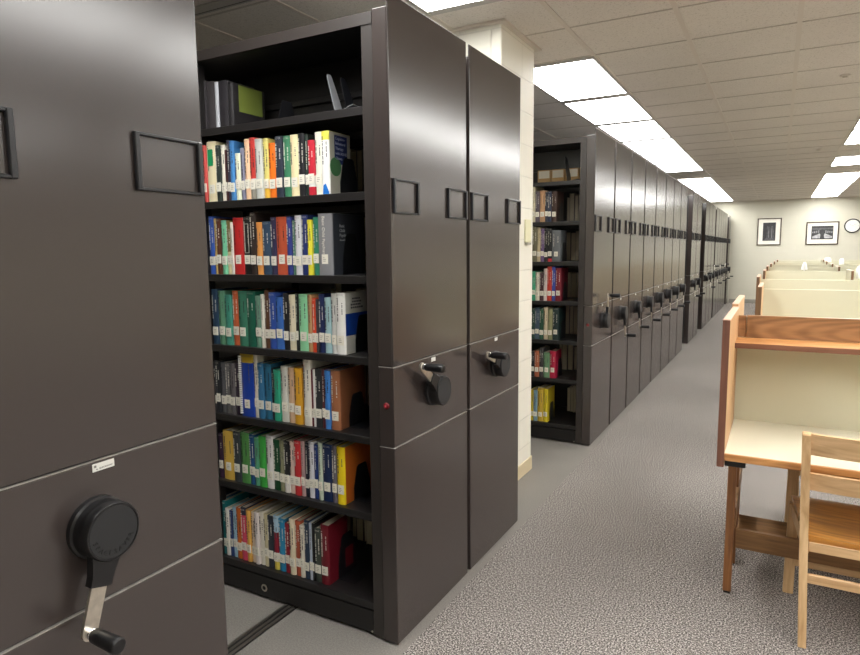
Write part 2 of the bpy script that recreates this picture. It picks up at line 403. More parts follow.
def shelving(y0, ang, label, detail, lettered=False, bays=2, holders=True):
    t = thing('mobile_shelving_range', label, 'shelving', (-D, y0, 0), 'mobile shelving ranges')
    # end panel: three boxed steel sections stacked
    for nm, z0, z1 in (('upper_end_panel', 1.1225, HT), ('middle_end_panel', .8105, 1.1175), ('lower_end_panel', .006, .8055)):
        b = B()
        if z1 == HT:
            box(b, -.068, -.0062, 0, PW, z0, 2.409, .003, 2); box(b, -.0066, 0, 0, PW, z0, z1, .0022, 2)
        else: box(b, -.068, 0, 0, PW, z0, z1, .0038, 3)
        obj(nm, b, M_panel, t)
    b = B(); box(b, -.066, -.008, .004, PW-.004, .01, 2.405); obj('end_panel_core', b, M_case, t)
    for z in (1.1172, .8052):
        b = B(); box(b, -.0685, .0006, -.0006, PW+.0006, z+.0003, z+.0017); obj('seam_strip', b, M_seam, t)  # thin pale strip along each seam of the end panel
    label_holder(t, .013, .198); label_holder(t, PW-.192, PW-.008)
    b = B(); y = PW/2+.006 if lettered else PW/2-.008; hw_ = .025 if lettered else .018
    box(b, 0, .0016, y-hw_, y+hw_, 1.0955, 1.1125, .0005); pl = obj('nameplate', b, M_plate, t)
    if lettered:
        b = B()
        add_text(b, 'spacesaver', .0072, Matrix(((0, 0, 1, .0018), (1, 0, 0, y+.005), (0, 1, 0, 1.1015), (0, 0, 0, 1))))
        box(b, .0016, .0019, y-.0215, y-.0165, 1.104, 1.109)
        lathe(b, [(.0016, .0016), (.0020, .0016)], 'X', 10, (0, y-.0155, 1.1))
        obj('nameplate_lettering', b, M_plateink, pl)
    crank(t, PW/2-.019, ang, lettered)
    L = bays*.915
    XE = -.068
    if detail:
        for k in range(bays+1):
            x1 = XE-k*.915
            for ya in (.004, PW-.064):
                b = B(); box(b, x1-.05, x1, ya, ya+.06, .01, 2.40, .002); obj('upright', b, M_return if k == 0 else M_case, t)
        for k in range(bays):
            xa, xb = XE-.05-k*.915, XE-(k+1)*.915
            for i, z in enumerate(SH):
                b = B()
                box(b, xb, xa, .010, PW-.010, z-.022, z, .0015)
                box(b, xb, xa, .010, .022, z-.030, z-.021); box(b, xb, xa, PW-.022, PW-.010, z-.030, z-.021)
                if i < 6: box(b, xb+.01, xa-.01, PW/2-.012, PW/2+.012, z-.05, z-.021)
                obj('shelf', b, M_shelf, t)
            b = B(); box(b, xb, xa, .316, .322, 2.09, 2.36); obj('back_strip', b, M_case, t)
            b = B(); box(b, xb, xa, .30, .335, 2.20, 2.225, .002); obj('tie_bar', b, M_shelf, t)
        b = B(); box(b, XE-L-.05, XE-.001, .002, PW-.002, 2.362, 2.402, .002)
        ct = obj('canopy_top', b, M_case, t)
        b = B(); box(b, XE-L-.05, XE-.001, .0005, .0022, 2.361, 2.403); box(b, XE-L-.05, XE-.001, PW-.0022, PW-.0005, 2.361, 2.403); obj('canopy_edge', b, M_return, ct)
        b = B(); box(b, XE-L-.05, XE-.001, .012, .03, .012, .108, .003); box(b, XE-L-.05, XE-.001, PW-.03, PW-.012, .012, .108, .003)
        box(b, XE-L-.05, XE-.001, .03, PW-.03, .05, .10); ba = obj('base', b, M_case, t)
        b = B(); lathe(b, [(-.0062, .008), (-.005, .0095), (.002, .0095)], 'Y', 20, (-.712, .011, .056)); smooth(obj('base_plug', b, M_black, ba))
        b = B(); lathe(b, [(-.0022, .0165), (-.0012, .0175), (0, .0175)], 'Y', 20, (-.712, .0085, .056)); smooth(obj('plug_ring', b, M_steel, ba))
        b = B(); lathe(b, [(-.002, .004), (0, .005)], 'Y', 10, (-.131, .012, .018)); obj('screw', b, M_steel, ba)
        b = B()
        lathe(b, [(-.008, .009), (-.006, .0115), (-.002, .0125), (0, .0125)], 'Y', 20, (-.034, 0, .970)); pb = smooth(obj('release_button', b, M_red, t))
        b = B(); pts = []
        for i in range(10):
            q = PI/2+i*PI/5; r_ = .0075 if i % 2 == 0 else .0034; pts.append((-.034+r_*math.cos(q), .970+r_*math.sin(q)))
        prism(b, pts, 'Y', -.0086, -.0075); obj('button_star', b, M_redlite, pb)
        b = B(); box(b, -.058, -.010, -.0004, .0008, .985, 1.0); 
        b.free()
    else:
        b = B(); box(b, XE-L, XE-.001, .004, PW-.004, .012, 2.402, .003); obj('case', b, M_case, t)
    return t

R0 = shelving(.4755, -107, 'brown shelving end nearest the camera with large lettered crank hanging down', True, True)
R1 = shelving(1.966, 142, 'brown open shelving range with six shelves of books beside the near aisle', True)
R2 = shelving(2.6352, 158, 'brown shelving end standing between the open book range and the white pillar', False)
Y3 = 4.854
R3 = shelving(Y3, 86, 'open shelving range just beyond the pillar showing books and a red button', True)
PIT = .683
angs = [-82, -80, -78, -85, -80, -95, -100]
for k in range(7):
    shelving(Y3+PIT*(k+1), angs[k], 'brown shelving end, %s after the open range beyond the pillar' % ORD[k], False)
shelving(11.0, -85, 'shelving end on the far side of the first dark aisle beyond the long row', False)
shelving(11.0+PIT, -90, 'shelving end second past the first dark aisle beyond the long row', False)
for k in range(3):
    shelving(13.08+PIT*k, (150, -95, 80)[k], 'shelving end %s past the second dark aisle' % ORD[k], False)
for k in range(5):
    shelving(15.36+PIT*k, (-80, 120, -90, 60, -95)[k], 'shelving end %s past the thin gap far down the row' % ORD[k], False)
shelving(19.36, -90, 'last shelving end standing against the far wall', False)

# ------------------------------------------------------------------ books
def luma(c): return .3*c[0]+.59*c[1]+.11*c[2]
def book(x0, x1, yf, z, h, d, rgb, label, group, tagged=True, title=True, face=-1, bands=None, cover=None, name='book'):
    """spine towards -Y when face=-1; the origin sits at the middle of the spine's foot"""
    w = max(.006, x1-x0-.0008); xc = (x0+x1)/2
    bt = .0022 if w > .014 else .0014
    hw = w/2
    bul = min(.004, w*.16)
    out = [(-hw, .006), (-hw*.92, .002)] + [(-hw*.92+hw*1.84*i/6, .002-bul*math.sin(PI*i/6)) for i in range(1, 6)] + [(hw*.92, .002), (hw, .006), (hw, d)]
    inn = [(hw-bt, d), (hw-bt, .007), (-hw+bt, .007), (-hw+bt, d), (-hw, d)]
    bm = B(); vs = prism(bm, out+inn, 'Z', 0, h)
    if bands:                                  # spine printed in zones of different colour
        for zb in [q[0] for q in bands[1:]]:
            bmesh.ops.bisect_plane(bm, geom=bm.verts[:]+bm.edges[:]+bm.faces[:], plane_co=(0, 0, zb*h), plane_no=(0, 0, 1))
        mats = [cmat(q[1]) for q in bands]
        for f in bm.faces:
            c = f.calc_center_median()
            f.material_index = max(i for i, q in enumerate(bands) if q[0]*h <= c.z+1e-6) if c.z > 0 else 0
    else: mats = cmat(rgb)
    o = obj(name, bm, mats); o.location = (xc, yf, z)
    if face > 0: o.rotation_euler = (0, 0, PI)
    tag(o, label, 'book', group)
    bm = B(); box(bm, -hw+bt, hw-bt, .007, d-.004, .003, h-.003); obj('page_block', bm, M_page, o)
    yb = .002-bul
    if tagged and w > .0075:
        tz = .043+random.uniform(-.006, .006)
        bm = B(); ww = min(hw*.88, .015); box(bm, -ww, ww, yb-.0007, yb+.0022, tz, tz+.038, mi=0)
        for i in range(3):
            q = random.uniform(.35, .7)*ww; box(bm, -ww*.6, -ww*.6+q*1.6, yb-.0009, yb-.0006, tz+.010+.007*i, tz+.0125+.007*i, mi=1)
        obj('spine_label', bm, [M_tag, M_ink], o)
    if title and w > .012:
        base = bands[-1][1] if bands else rgb
        tc = (222, 218, 206) if luma(base) < 128 else (84, 80, 84)
        if 90 < luma(base) < 150 and random.random() < .4: tc = (34, 34, 40)
        bm = B(); zt = h*.93-random.uniform(0, .015)
        zb = h*random.uniform(.40, .56)
        rows = 1 if w < .022 else 2
        for rI in range(rows):
            xr = 0 if rows == 1 else (-.28 if rI == 0 else .22)*w
            z_ = zt-(.02 if rI else 0); th = min(.0024, w*.11)
            while z_ > zb+(.03 if rI else 0):
                ln = random.uniform(.002, .0048)
                tt = th*random.uniform(.6, 1)
                box(bm, xr-tt, xr+tt, yb-.0004, yb+.0008, z_-ln, z_)
                z_ -= ln+random.choice((.0012, .0012, .0016, .0055))
        if len(bm.verts) < 48:
            for i in range(6): box(bm, -hw*.3, hw*.3, yb-.0004, yb+.0008, h*.8-i*.006, h*.8-i*.006+.004)
        if random.random() < .5:
            for i in range(2): box(bm, -hw*.7, hw*.7, yb-.0003, yb+.001, h*.955+i*.004, h*.957+i*.004)
        obj('spine_title', bm, plain('ink_%d_%d_%d' % tc, tc, .5), o)
    return o
def bookend(x, yf, z, h, d, label, group, lean=0, lit=False, name='bookend'):
    """folded sheet-steel bookend: upright plate against the books, foot on the shelf"""
    bm = B()
    pts = [(0, 0), (d, 0), (d, h*.35), (d*.80, h*.94), (d*.72, h), (d*.30, h), (d*.20, h*.94), (0, h*.35)]
    prism(bm, pts, 'X', 0, .0022)
    box(bm, 0, .085, 0, d, 0, .0018)
    o = obj(name, bm, M_bookend if not lit else plain('bookend_grey', (150, 152, 156), .35, .3)); o.location = (x, yf, z)  # lit picks a plate of grey steel instead of black
    if lean: o.rotation_euler = (0, lean, 0)
    tag(o, label, 'bookend', group)
    return o
def row(range_y, shelf, zs, cx, cy, s, spec, shelfname, rangename, group, ytop_of=None, yin=.034):
    """spec entries: (u0, u1, top, rgb, colour words, options) measured on an enlarged crop of the photo"""
    n = len(spec); made = []; yf0 = range_y+yin
    prev = None
    for i, e in enumerate(spec):
        u0, u1, tp, rgb, words = e[:5]; opt = e[5] if len(e) > 5 else {}
        ym = cy+(tp+120)/s
        px0, px1 = cx+u0/s, cx+u1/s
        X0, X1 = at(px0, ym, 1, yf0)[0], at(px1, ym, 1, yf0)[0]
        if prev is not None: X0 = max(prev, min(X0, prev+.012)) if X0 < prev+.02 else X0
        if X1 < X0+.0065: X1 = X0+.0065
        prev = X1
        h = at((px0+px1)/2, cy+tp/s, 1, yf0)[2]-zs
        h = min(.292, max(.15, h))
        d = opt.get('d', min(.235, max(.13, h*random.uniform(.66, .76))))
        k = n-1-i
        lab = '%s book, %s from the bookend, %s shelf, %s' % (words, ORD[k], shelfname, rangename) if k else '%s book against the bookend, %s shelf, %s' % (words, shelfname, rangename)
        made.append((book(X0, X1, yf0+random.uniform(-.004, .004), zs, h, d, rgb, lab, group, opt.get('tag', True), opt.get('title', True), bands=opt.get('bands')), X0, X1, h, d, yf0))
    return made

NR = 'near range'
rows = {}
W = (238, 236, 230)
specA = [(-18, 8, 195, (205, 85, 80), 'pinkish red'), (8, 80, 165, (246, 234, 196), 'thick cream', {'patch': 1}), (80, 118, 195, (44, 54, 50), 'blackish green'), (118, 150, 190, (240, 236, 220), 'white'),
 (150, 165, 230, (76, 46, 44), 'thin brown'), (165, 190, 155, (58, 56, 74), 'mottled slate'), (190, 225, 160, (70, 134, 196), 'sky blue'), (225, 270, 255, (242, 246, 218), 'short ivory'),
 (270, 300, 215, (132, 132, 152), 'grey lilac'), (300, 340, 145, (250, 208, 170), 'peach'), (340, 385, 135, (204, 64, 58), 'red with grey foot', {'bands': [(0, (150, 146, 134)), (.17, (236, 232, 222)), (.34, (204, 64, 58))]}),
 (385, 440, 145, (206, 208, 202), 'pale grey'), (440, 482, 140, (226, 214, 124), 'soft yellow', {'bands': [(0, (240, 190, 70)), (.3, (226, 214, 124))]}), (485, 538, 175, (246, 122, 34), 'bright orange'), (540, 596, 125, (46, 52, 66), 'charcoal navy'),
 (598, 652, 122, (62, 128, 94), 'green'), (652, 712, 112, (240, 228, 182), 'cream lettered'), (712, 762, 100, (30, 30, 34), 'black'), (762, 790, 110, (36, 52, 46), 'black green'),
 (790, 842, 155, (200, 36, 56), 'red and white', {'bands': [(0, (200, 36, 56)), (.16, (238, 236, 230)), (.36, (200, 36, 56))]}), (842, 898, 90, (236, 236, 222), 'white green-lettered'), (898, 957, 84, (242, 242, 240), 'thick white', {'bands': [(0, (242, 242, 240)), (.86, (232, 226, 90))], 'd': .14, 'tag': False})]
rows['A'] = row(1.966, 'A', SH[1], 205, 120, 7.7, specA, 'top book', NR, 'books on the top book shelf of the near range')
specB = [(0, 40, 90, (60, 92, 176), 'steel blue'), (40, 85, 95, (58, 96, 190), 'royal blue'), (85, 110, 110, (216, 186, 112), 'mustard tan'), (110, 145, 110, (92, 52, 34), 'dark brown'), (145, 185, 125, (132, 216, 172), 'mint'),
 (185, 222, 125, (126, 112, 64), 'olive', {'bands': [(0, (226, 214, 170)), (.42, (126, 112, 64))]}), (222, 245, 140, (238, 234, 222), 'thin white'), (245, 325, 105, (200, 44, 44), 'thick red'), (325, 385, 95, (28, 27, 26), 'black framed', {'frame': 1}),
 (385, 430, 62, (52, 42, 38), 'tall dark brown'), (430, 480, 140, (228, 154, 80), 'apricot'), (480, 545, 135, (52, 74, 98), 'slate'), (545, 590, 100, (52, 48, 78), 'dark plum'), (590, 680, 95, (196, 88, 58), 'thick rust'),
 (680, 722, 95, (52, 62, 132), 'indigo'), (722, 746, 125, (82, 124, 104), 'dull green'), (746, 800, 85, (226, 226, 230), 'white lettered'), (800, 852, 80, (36, 52, 110), 'navy and white'), (852, 892, 120, (236, 226, 62), 'lemon yellow'),
 (892, 940, 100, (52, 130, 102), 'teal green'), (940, 1056, 68, (136, 136, 140), 'very thick grey', {'d': .215, 'title': False})]
rows['B'] = row(1.966, 'B', SH[2], 203, 205, 8.18, specB, 'second book', NR, 'books on the second book shelf of the near range')
specC = [(0, 40, 90, (56, 80, 104), 'grey blue'), (40, 95, 80, (40, 66, 92), 'dark slate blue'), (95, 155, 95, (98, 152, 122), 'sage green'), (155, 213, 130, (72, 152, 132), 'teal'), (213, 270, 95, (202, 102, 62), 'burnt orange'),
 (270, 345, 97, (62, 126, 102), 'thick green'), (345, 420, 100, (26, 96, 76), 'dark green', {'tag': False}), (420, 470, 140, (112, 152, 132), 'short grey green'), (470, 496, 125, (238, 234, 220), 'white'), (496, 540, 90, (96, 66, 46), 'brown'),
 (540, 600, 110, (50, 82, 162), 'royal blue'), (600, 665, 150, (62, 112, 192), 'bright blue'), (665, 710, 115, (30, 30, 32), 'black'), (710, 772, 130, (236, 226, 198), 'cream'), (772, 794, 118, (34, 34, 36), 'thin black'),
 (794, 876, 124, (152, 222, 172), 'thick mint'), (876, 912, 128, (186, 142, 98), 'tan'), (912, 950, 160, (220, 76, 42), 'red orange'), (950, 970, 168, (66, 64, 70), 'thin dark grey'), (970, 1020, 123, (30, 42, 88), 'navy'),
 (1020, 1078, 155, (166, 202, 208), 'pale blue'), (1078, 1126, 118, (206, 206, 202), 'light grey'), (1126, 1206, 112, (242, 241, 236), 'thick white', {'d': .2})]
rows['C'] = row(1.966, 'C', SH[3], 207, 280, 8.735, specC, 'third book', NR, 'books on the third book shelf of the near range')
specD = [(20, 50, 85, (60, 60, 64), 'charcoal'), (50, 82, 90, (40, 42, 46), 'black grey'), (82, 125, 105, (98, 98, 102), 'mid grey'), (125, 165, 110, (112, 110, 110), 'plain grey'), (165, 203, 110, (104, 100, 102), 'dull grey'),
 (203, 246, 110, (48, 36, 54), 'black purple'), (246, 352, 32, (22, 64, 164), 'spiral bound blue', {'bands': [(0, (22, 64, 164)), (.86, (206, 172, 44))], 'spiral': 1}), (352, 384, 40, (224, 218, 204), 'tall cream'), (384, 437, 110, (52, 112, 152), 'steel blue'),
 (437, 495, 115, (46, 110, 142), 'teal blue'), (495, 518, 150, (34, 36, 44), 'thin black'), (518, 572, 165, (52, 166, 132), 'sea green'), (572, 632, 135, (218, 218, 208), 'off white'), (632, 686, 150, (226, 188, 152), 'peach'),
 (686, 748, 148, (226, 168, 48), 'gold'), (760, 820, 75, (232, 227, 214), 'tall pale cream'), (820, 842, 160, (110, 34, 44), 'maroon'), (842, 858, 162, (234, 232, 228), 'thin white'), (858, 912, 156, (46, 49, 53), 'charcoal lettered'),
 (912, 938, 160, (92, 42, 48), 'dark wine'), (938, 982, 168, (62, 126, 202), 'bright blue'), (982, 1056, 170, (166, 108, 74), 'thick brown', {'d': .18})]
rows['D'] = row(1.966, 'D', SH[4], 210, 350, 8.19, specD, 'fourth book', NR, 'books on the fourth book shelf of the near range')
specE = [(20, 64, 110, (54, 34, 56), 'dark purple'), (64, 150, 90, (226, 186, 82), 'thick gold'), (150, 207, 100, (54, 60, 64), 'dark grey lettered'), (207, 275, 105, (82, 142, 76), 'leaf green'), (275, 318, 125, (32, 82, 132), 'blue'),
 (318, 355, 150, (92, 166, 132), 'jade'), (355, 413, 135, (66, 172, 72), 'bright green'), (413, 470, 130, (234, 232, 230), 'white mottled'), (470, 525, 165, (22, 76, 46), 'dark green'), (525, 562, 170, (142, 142, 112), 'olive grey'),
 (562, 605, 175, (40, 40, 42), 'black and white', {'bands': [(0, (226, 222, 216)), (.34, (36, 36, 38))]}), (605, 648, 180, (236, 206, 192), 'pink cream'), (648, 702, 170, (202, 52, 56), 'red'), (702, 730, 175, (180, 150, 150), 'dusty pink'), (730, 763, 187, (34, 38, 54), 'blue black'),
 (763, 808, 181, (226, 226, 234), 'white'), (808, 840, 203, (26, 52, 112), 'navy'), (840, 874, 187, (202, 216, 196), 'pale green'), (874, 950, 203, (22, 42, 82), 'thick dark navy'), (950, 990, 214, (98, 92, 102), 'grey purple'),
 (992, 1056, 225, (246, 216, 34), 'yellow', {'d': .2})]
rows['E'] = row(1.966, 'E', SH[5], 215, 420, 8.19, specE, 'fifth book', NR, 'books on the fifth book shelf of the near range')
specF = [(0, 30, 110, (60, 70, 110), 'greyish blue'), (30, 66, 125, (26, 112, 116), 'teal'), (66, 97, 180, (238, 234, 226), 'white'), (97, 119, 200, (42, 62, 112), 'thin navy'), (119, 148, 175, (166, 202, 222), 'pale blue'),
 (148, 185, 180, (206, 106, 42), 'orange'), (185, 226, 175, (216, 76, 102), 'pink', {'bands': [(0, (216, 76, 102)), (.86, (40, 40, 60))]}), (226, 260, 195, (226, 172, 82), 'golden'), (260, 290, 210, (234, 214, 190), 'white and orange'), (290, 322, 212, (226, 216, 212), 'greyish white'),
 (322, 356, 205, (232, 226, 212), 'plain white'), (356, 388, 225, (216, 206, 168), 'beige'), (388, 432, 240, (44, 50, 60), 'dark slate'), (432, 470, 240, (140, 30, 50), 'maroon banded', {'bands': [(0, (226, 206, 90)), (.2, (236, 232, 222)), (.32, (140, 30, 50)), (.7, (176, 206, 226))]}),
 (470, 518, 265, (42, 136, 182), 'bright blue'), (518, 555, 300, (142, 30, 46), 'short maroon'), (555, 596, 265, (236, 222, 192), 'cream'), (596, 634, 283, (182, 88, 58), 'rust'), (634, 669, 315, (234, 226, 210), 'ivory'),
 (669, 705, 277, (40, 56, 78), 'navy slate'), (705, 731, 297, (192, 202, 218), 'pale grey blue'), (731, 746, 300, (28, 28, 30), 'thin black'), (746, 795, 340, (60, 68, 60), 'dark olive'), (795, 857, 312, (112, 22, 36), 'maroon', {'d': .135})]
rows['F'] = row(1.966, 'F', SH[6], 217, 485, 7.7, specF, 'lowest', NR, 'books on the lowest shelf of the near range')

def on_cover(bk, bm, mats, name):
    """decorations on the outer board that faces the aisle (local +X)"""
    return obj(name, bm, mats, bk)
def fx(y, z, x): return Matrix(((0, 0, 1, x), (1, 0, 0, y), (0, 1, 0, z), (0, 0, 0, 1)))
# white end book on the top shelf: navy title block, green spot, blue mark at the spine's foot
bk, X0, X1, h, d, yf = rows['A'][-1]; hw = (X1-X0-.0008)/2
bm = B(); box(bm, hw, hw+.0006, .006, d-.001, .001, h-.001); obj('front_cover', bm, plain('cover_stone', (176, 174, 160), .4), bk)
bm = B(); box(bm, hw+.0006, hw+.001, .036, d-.022, h*.50, h*.955); obj('cover_title_block', bm, plain('cover_navy', (24, 40, 96), .4), bk)
bm = B()
for i, s_ in enumerate(('Cognitive-', 'Behavioral', 'Therapy', 'with ADHD', 'Clients')):
    add_text(bm, s_, .0155, fx(.041, h*.905-.019*i, hw+.0013), 'LEFT')
obj('cover_title', bm, plain('cover_pale_ink', (176, 182, 206), .5), bk)
bm = B(); lathe(bm, [(hw+.0006, .036), (hw+.0012, .036)], 'X', 28, (0, .040, h*.45)); obj('cover_spot', bm, plain('cover_green', (70, 122, 78), .5), bk)
bm = B(); prism(bm, [(-hw*.7, .004), (-hw*.5, .036), (hw*.1, .042), (hw*.9, .010), (hw*.9, .002), (-hw*.7, .002)], 'Y', -.0035, -.0025); obj('spine_mark', bm, plain('mark_blue', (30, 120, 214), .4), bk)
# green patch on the thick cream book
bk, X0, X1, h, d, yf = rows['A'][1]; hw = (X1-X0)/2
bm = B(); box(bm, -hw*.55, hw*.45, -.0042, -.0022, h*.60, h*.87, .002); obj('spine_patch', bm, plain('patch_green', (30, 150, 92), .45), bk)
# framed black book
bk, X0, X1, h, d, yf = rows['B'][8]; hw = (X1-X0)/2
bm = B()
for a_, c_, e_, g_ in ((-.5, -.42, .37, .88), (.42, .5, .37, .88), (-.5, .5, .37, .38), (-.5, .5, .87, .88)):
    box(bm, a_*hw*1.1, c_*hw*1.1, -.0030, -.0006, e_*h, g_*h)
obj('spine_frame', bm, plain('ink_grey', (190, 186, 176), .5), bk)
# thick grey volume
bk, X0, X1, h, d, yf = rows['B'][-1]; hw = (X1-X0-.0008)/2
bm = B(); box(bm, hw, hw+.0006, .010, d-.001, .001, h-.001); obj('front_cover', bm, plain('cover_slate', (58, 62, 70), .35), bk)
bm = B()
for i, (s_, q) in enumerate((('Basic', .017), ('Child', .017), ('Psychiatry', .017), ('Second Edition', .010))):
    add_text(bm, s_, q, fx(.050, h*.80-.0185*i, hw+.0009), 'LEFT')
obj('cover_title', bm, plain('cover_grey_ink', (196, 200, 204), .5), bk)
bm = B()
Mv = Matrix(((0, 1, 0, -.004), (0, 0, -1, -.0028), (-1, 0, 0, h*.62), (0, 0, 0, 1)))
add_text(bm, 'Basic Child Psychiatry', .0185, Mv); obj('spine_title', bm, plain('ink_236_232_222', (236, 232, 222), .5), bk)
# white end book, third shelf
bk, X0, X1, h, d, yf = rows['C'][-1]; hw = (X1-X0-.0008)/2
bm = B(); box(bm, hw, hw+.0006, .006, d-.001, .001, h-.001); obj('front_cover', bm, plain('cover_pale_grey', (198, 198, 190), .4), bk)
bm = B(); box(bm, hw+.0006, hw+.001, .004, d-.001, h*.30, h*.66); obj('cover_block', bm, plain('cover_royal', (22, 62, 150), .4), bk)
bm = B()
for i, wd in enumerate((.055, .065, .07, .085)):
    y_ = .05 if i < 2 else .04
    for j in range(6): box(bm, hw+.0006, hw+.001, y_+j*wd/6, y_+(j+.75)*wd/6, h*.91-i*.012-.007, h*.91-i*.012)
obj('cover_title', bm, plain('ink_dark', (70, 70, 74), .6), bk)
# brown, orange and maroon covers of the lower end books
for key, c in (('D', (134, 84, 56)), ('E', (190, 98, 36)), ('F', (108, 20, 34))):
    bk, X0, X1, h, d, yf = rows[key][-1]; hw = (X1-X0-.0008)/2
    bm = B(); box(bm, hw, hw+.0006, .008, d-.001, .001, h-.001); obj('front_cover', bm, plain('cover_'+key, c, .45), bk)
# wire binding of the blue notebook
bk, X0, X1, h, d, yf = rows['D'][6]; hw = (X1-X0)/2
bm = B(); z_ = .012
while z_ < h-.01:
    lathe(bm, [(z_, .007), (z_+.004, .007)], 'Z', 10, (-hw+.006, -.004, 0)); z_ += .0085
obj('wire_binding', bm, M_white, bk)

# bookends holding the front rows
for key, i, nm in (('A', 1, 'top book'), ('B', 2, 'second book'), ('C', 3, 'third book'), ('D', 4, 'fourth book'), ('E', 5, 'fifth book'), ('F', 6, 'lowest')):
    bk, X0, X1, h, d, yf = rows[key][-1]
    hb = {'A': .150, 'B': .165, 'C': .150, 'D': .135, 'E': .145, 'F': .185}[key]
    o = bookend(X1+.0012, yf+.062, SH[i], hb, .115 if key != 'F' else .13, 'black steel bookend on the %s shelf of the near open range' % nm, 'bookends of the near range')
    if key == 'F':
        bm = B(); box(bm, .0022, .003, .05, .105, .03, .118); obj('bookend_window', bm, plain('cover_F', (108, 20, 34)), o)
# the back rows, seen from behind past the last books
grey = [(190, 180, 162), (126, 120, 116), (168, 158, 144), (96, 84, 78), (200, 188, 168), (146, 138, 126), (116, 108, 100)]
gn = ['drab', 'grey', 'taupe', 'brown', 'buff', 'grey brown', 'dusky']
def backrow(base_y, zs, xend, n, sname, rname, seed, group, wmul=1.0):
    rnd = random.Random(seed); x = xend
    for i in range(n):
        w = rnd.uniform(.022, .044)*wmul; h = rnd.uniform(.20, .262); c = grey[(i*3+seed) % 7]
        book(x-w, x, base_y+PW-.036, zs, h, h*.7, c, '%s book turned backwards, %s from the post, %s shelf, %s' % (gn[(i*3+seed) % 7], ORD[i], sname, rname), group, False, False, face=1)
        x -= w+.0006
SN = ['top', 'second', 'third', 'fourth', 'fifth', 'lowest']
for i in range(6):
    backrow(1.966, SH[i+1], -1.52-.01*i, 9, SN[i], 'near range', i, 'back row books of the near range')
# things on the bare top shelf
zt = SH[0]
x = -2.262
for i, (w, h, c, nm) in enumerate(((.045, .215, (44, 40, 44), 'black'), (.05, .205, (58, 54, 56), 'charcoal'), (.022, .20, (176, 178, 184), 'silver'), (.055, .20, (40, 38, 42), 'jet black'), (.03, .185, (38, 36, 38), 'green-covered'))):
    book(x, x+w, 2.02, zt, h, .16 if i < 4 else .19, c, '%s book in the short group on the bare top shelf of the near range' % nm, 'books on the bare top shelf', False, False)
    x += w+.0005
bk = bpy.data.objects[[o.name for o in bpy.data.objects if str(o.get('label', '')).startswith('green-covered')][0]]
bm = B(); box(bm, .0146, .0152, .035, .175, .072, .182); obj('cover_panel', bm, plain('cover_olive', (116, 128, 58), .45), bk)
bookend(-1.842, 2.06, zt, .10, .10, 'low black bookend standing alone on the bare top shelf', 'bookends of the near range')
o = bookend(-1.528, 2.03, zt, .165, .05, 'tall grey bookend tilted beside the post on the bare top shelf', 'bookends of the near range', -.30, True)
o = bookend(-1.485, 2.05, zt, .15, .06, 'black bookend tilted behind the grey one on the bare top shelf', 'bookends of the near range', -.30)

# open range beyond the pillar
FR = 'range past pillar'
fA = [(60, 84, 5, (222, 214, 186), 'cream'), (84, 120, 50, (92, 82, 92), 'grey purple'), (120, 165, 45, (188, 148, 112), 'tan'), (165, 190, 55, (40, 46, 62), 'blue black'), (190, 216, 50, (46, 56, 82), 'navy'), (216, 262, 50, (62, 42, 36), 'dark brown')]
fB = [(60, 98, 340, (120, 116, 92), 'olive'), (98, 125, 345, (204, 188, 152), 'beige'), (125, 156, 355, (112, 88, 132), 'purple'), (156, 186, 350, (26, 26, 30), 'black'), (186, 220, 355, (28, 30, 34), 'black red-footed', {'bands': [(0, (206, 52, 62)), (.09, (28, 30, 34))]}), (220, 290, 370, (104, 108, 112), 'thick grey')]
fC = [(45, 75, 120, (62, 162, 122), 'green'), (75, 104, 125, (226, 220, 204), 'ivory'), (104, 135, 130, (84, 56, 62), 'dark maroon'), (135, 160, 100, (226, 210, 204), 'pinkish white'), (160, 195, 85, (194, 62, 46), 'red'), (195, 220, 85, (62, 72, 162), 'blue'), (220, 262, 95, (122, 30, 46), 'wine red')]
fD = [(45, 72, 390, (40, 72, 62), 'dark green'), (72, 105, 382, (72, 92, 112), 'slate blue'), (105, 135, 388, (46, 88, 66), 'forest green'), (135, 166, 380, (206, 192, 162), 'beige'), (166, 200, 392, (150, 150, 112), 'olive'), (200, 245, 385, (30, 50, 50), 'black green')]
fE = [(32, 50, 90, (34, 36, 40), 'black'), (50, 76, 85, (178, 102, 72), 'terracotta'), (76, 100, 70, (66, 64, 64), 'dark grey'), (100, 134, 95, (112, 152, 116), 'green'), (134, 166, 88, (178, 30, 66), 'crimson')]
fF = [(28, 45, 298, (222, 202, 60), 'yellow'), (45, 66, 300, (132, 166, 182), 'pale blue'), (66, 98, 290, (204, 172, 62), 'golden'), (98, 122, 295, (214, 194, 42), 'bright yellow')]
for i, (sp, cy, s_) in enumerate(((fA, 185, 8.19), (fB, 185, 8.19), (fC, 255, 7.28), (fD, 255, 7.28), (fE, 335, 5.45), (fF, 335, 5.45))):
    rw = row(Y3, 'x', SH[i+1], 525, cy, s_, sp, SN[i]+' book' if i < 5 else 'lowest', FR, 'books on the %s shelf past the pillar' % SN[i])
    bk, X0, X1, h, d, yf = rw[-1]
    bookend(X1+.0012, yf+.05, SH[i+1], .15, .115, 'black bookend on the %s shelf of the range past the pillar' % (SN[i]+' book' if i < 5 else 'lowest'), 'bookends of the range past the pillar')
    backrow(Y3, SH[i+1], -1.368, 6, SN[i], 'range past pillar', i+11, 'back row books past the pillar', 1.15)
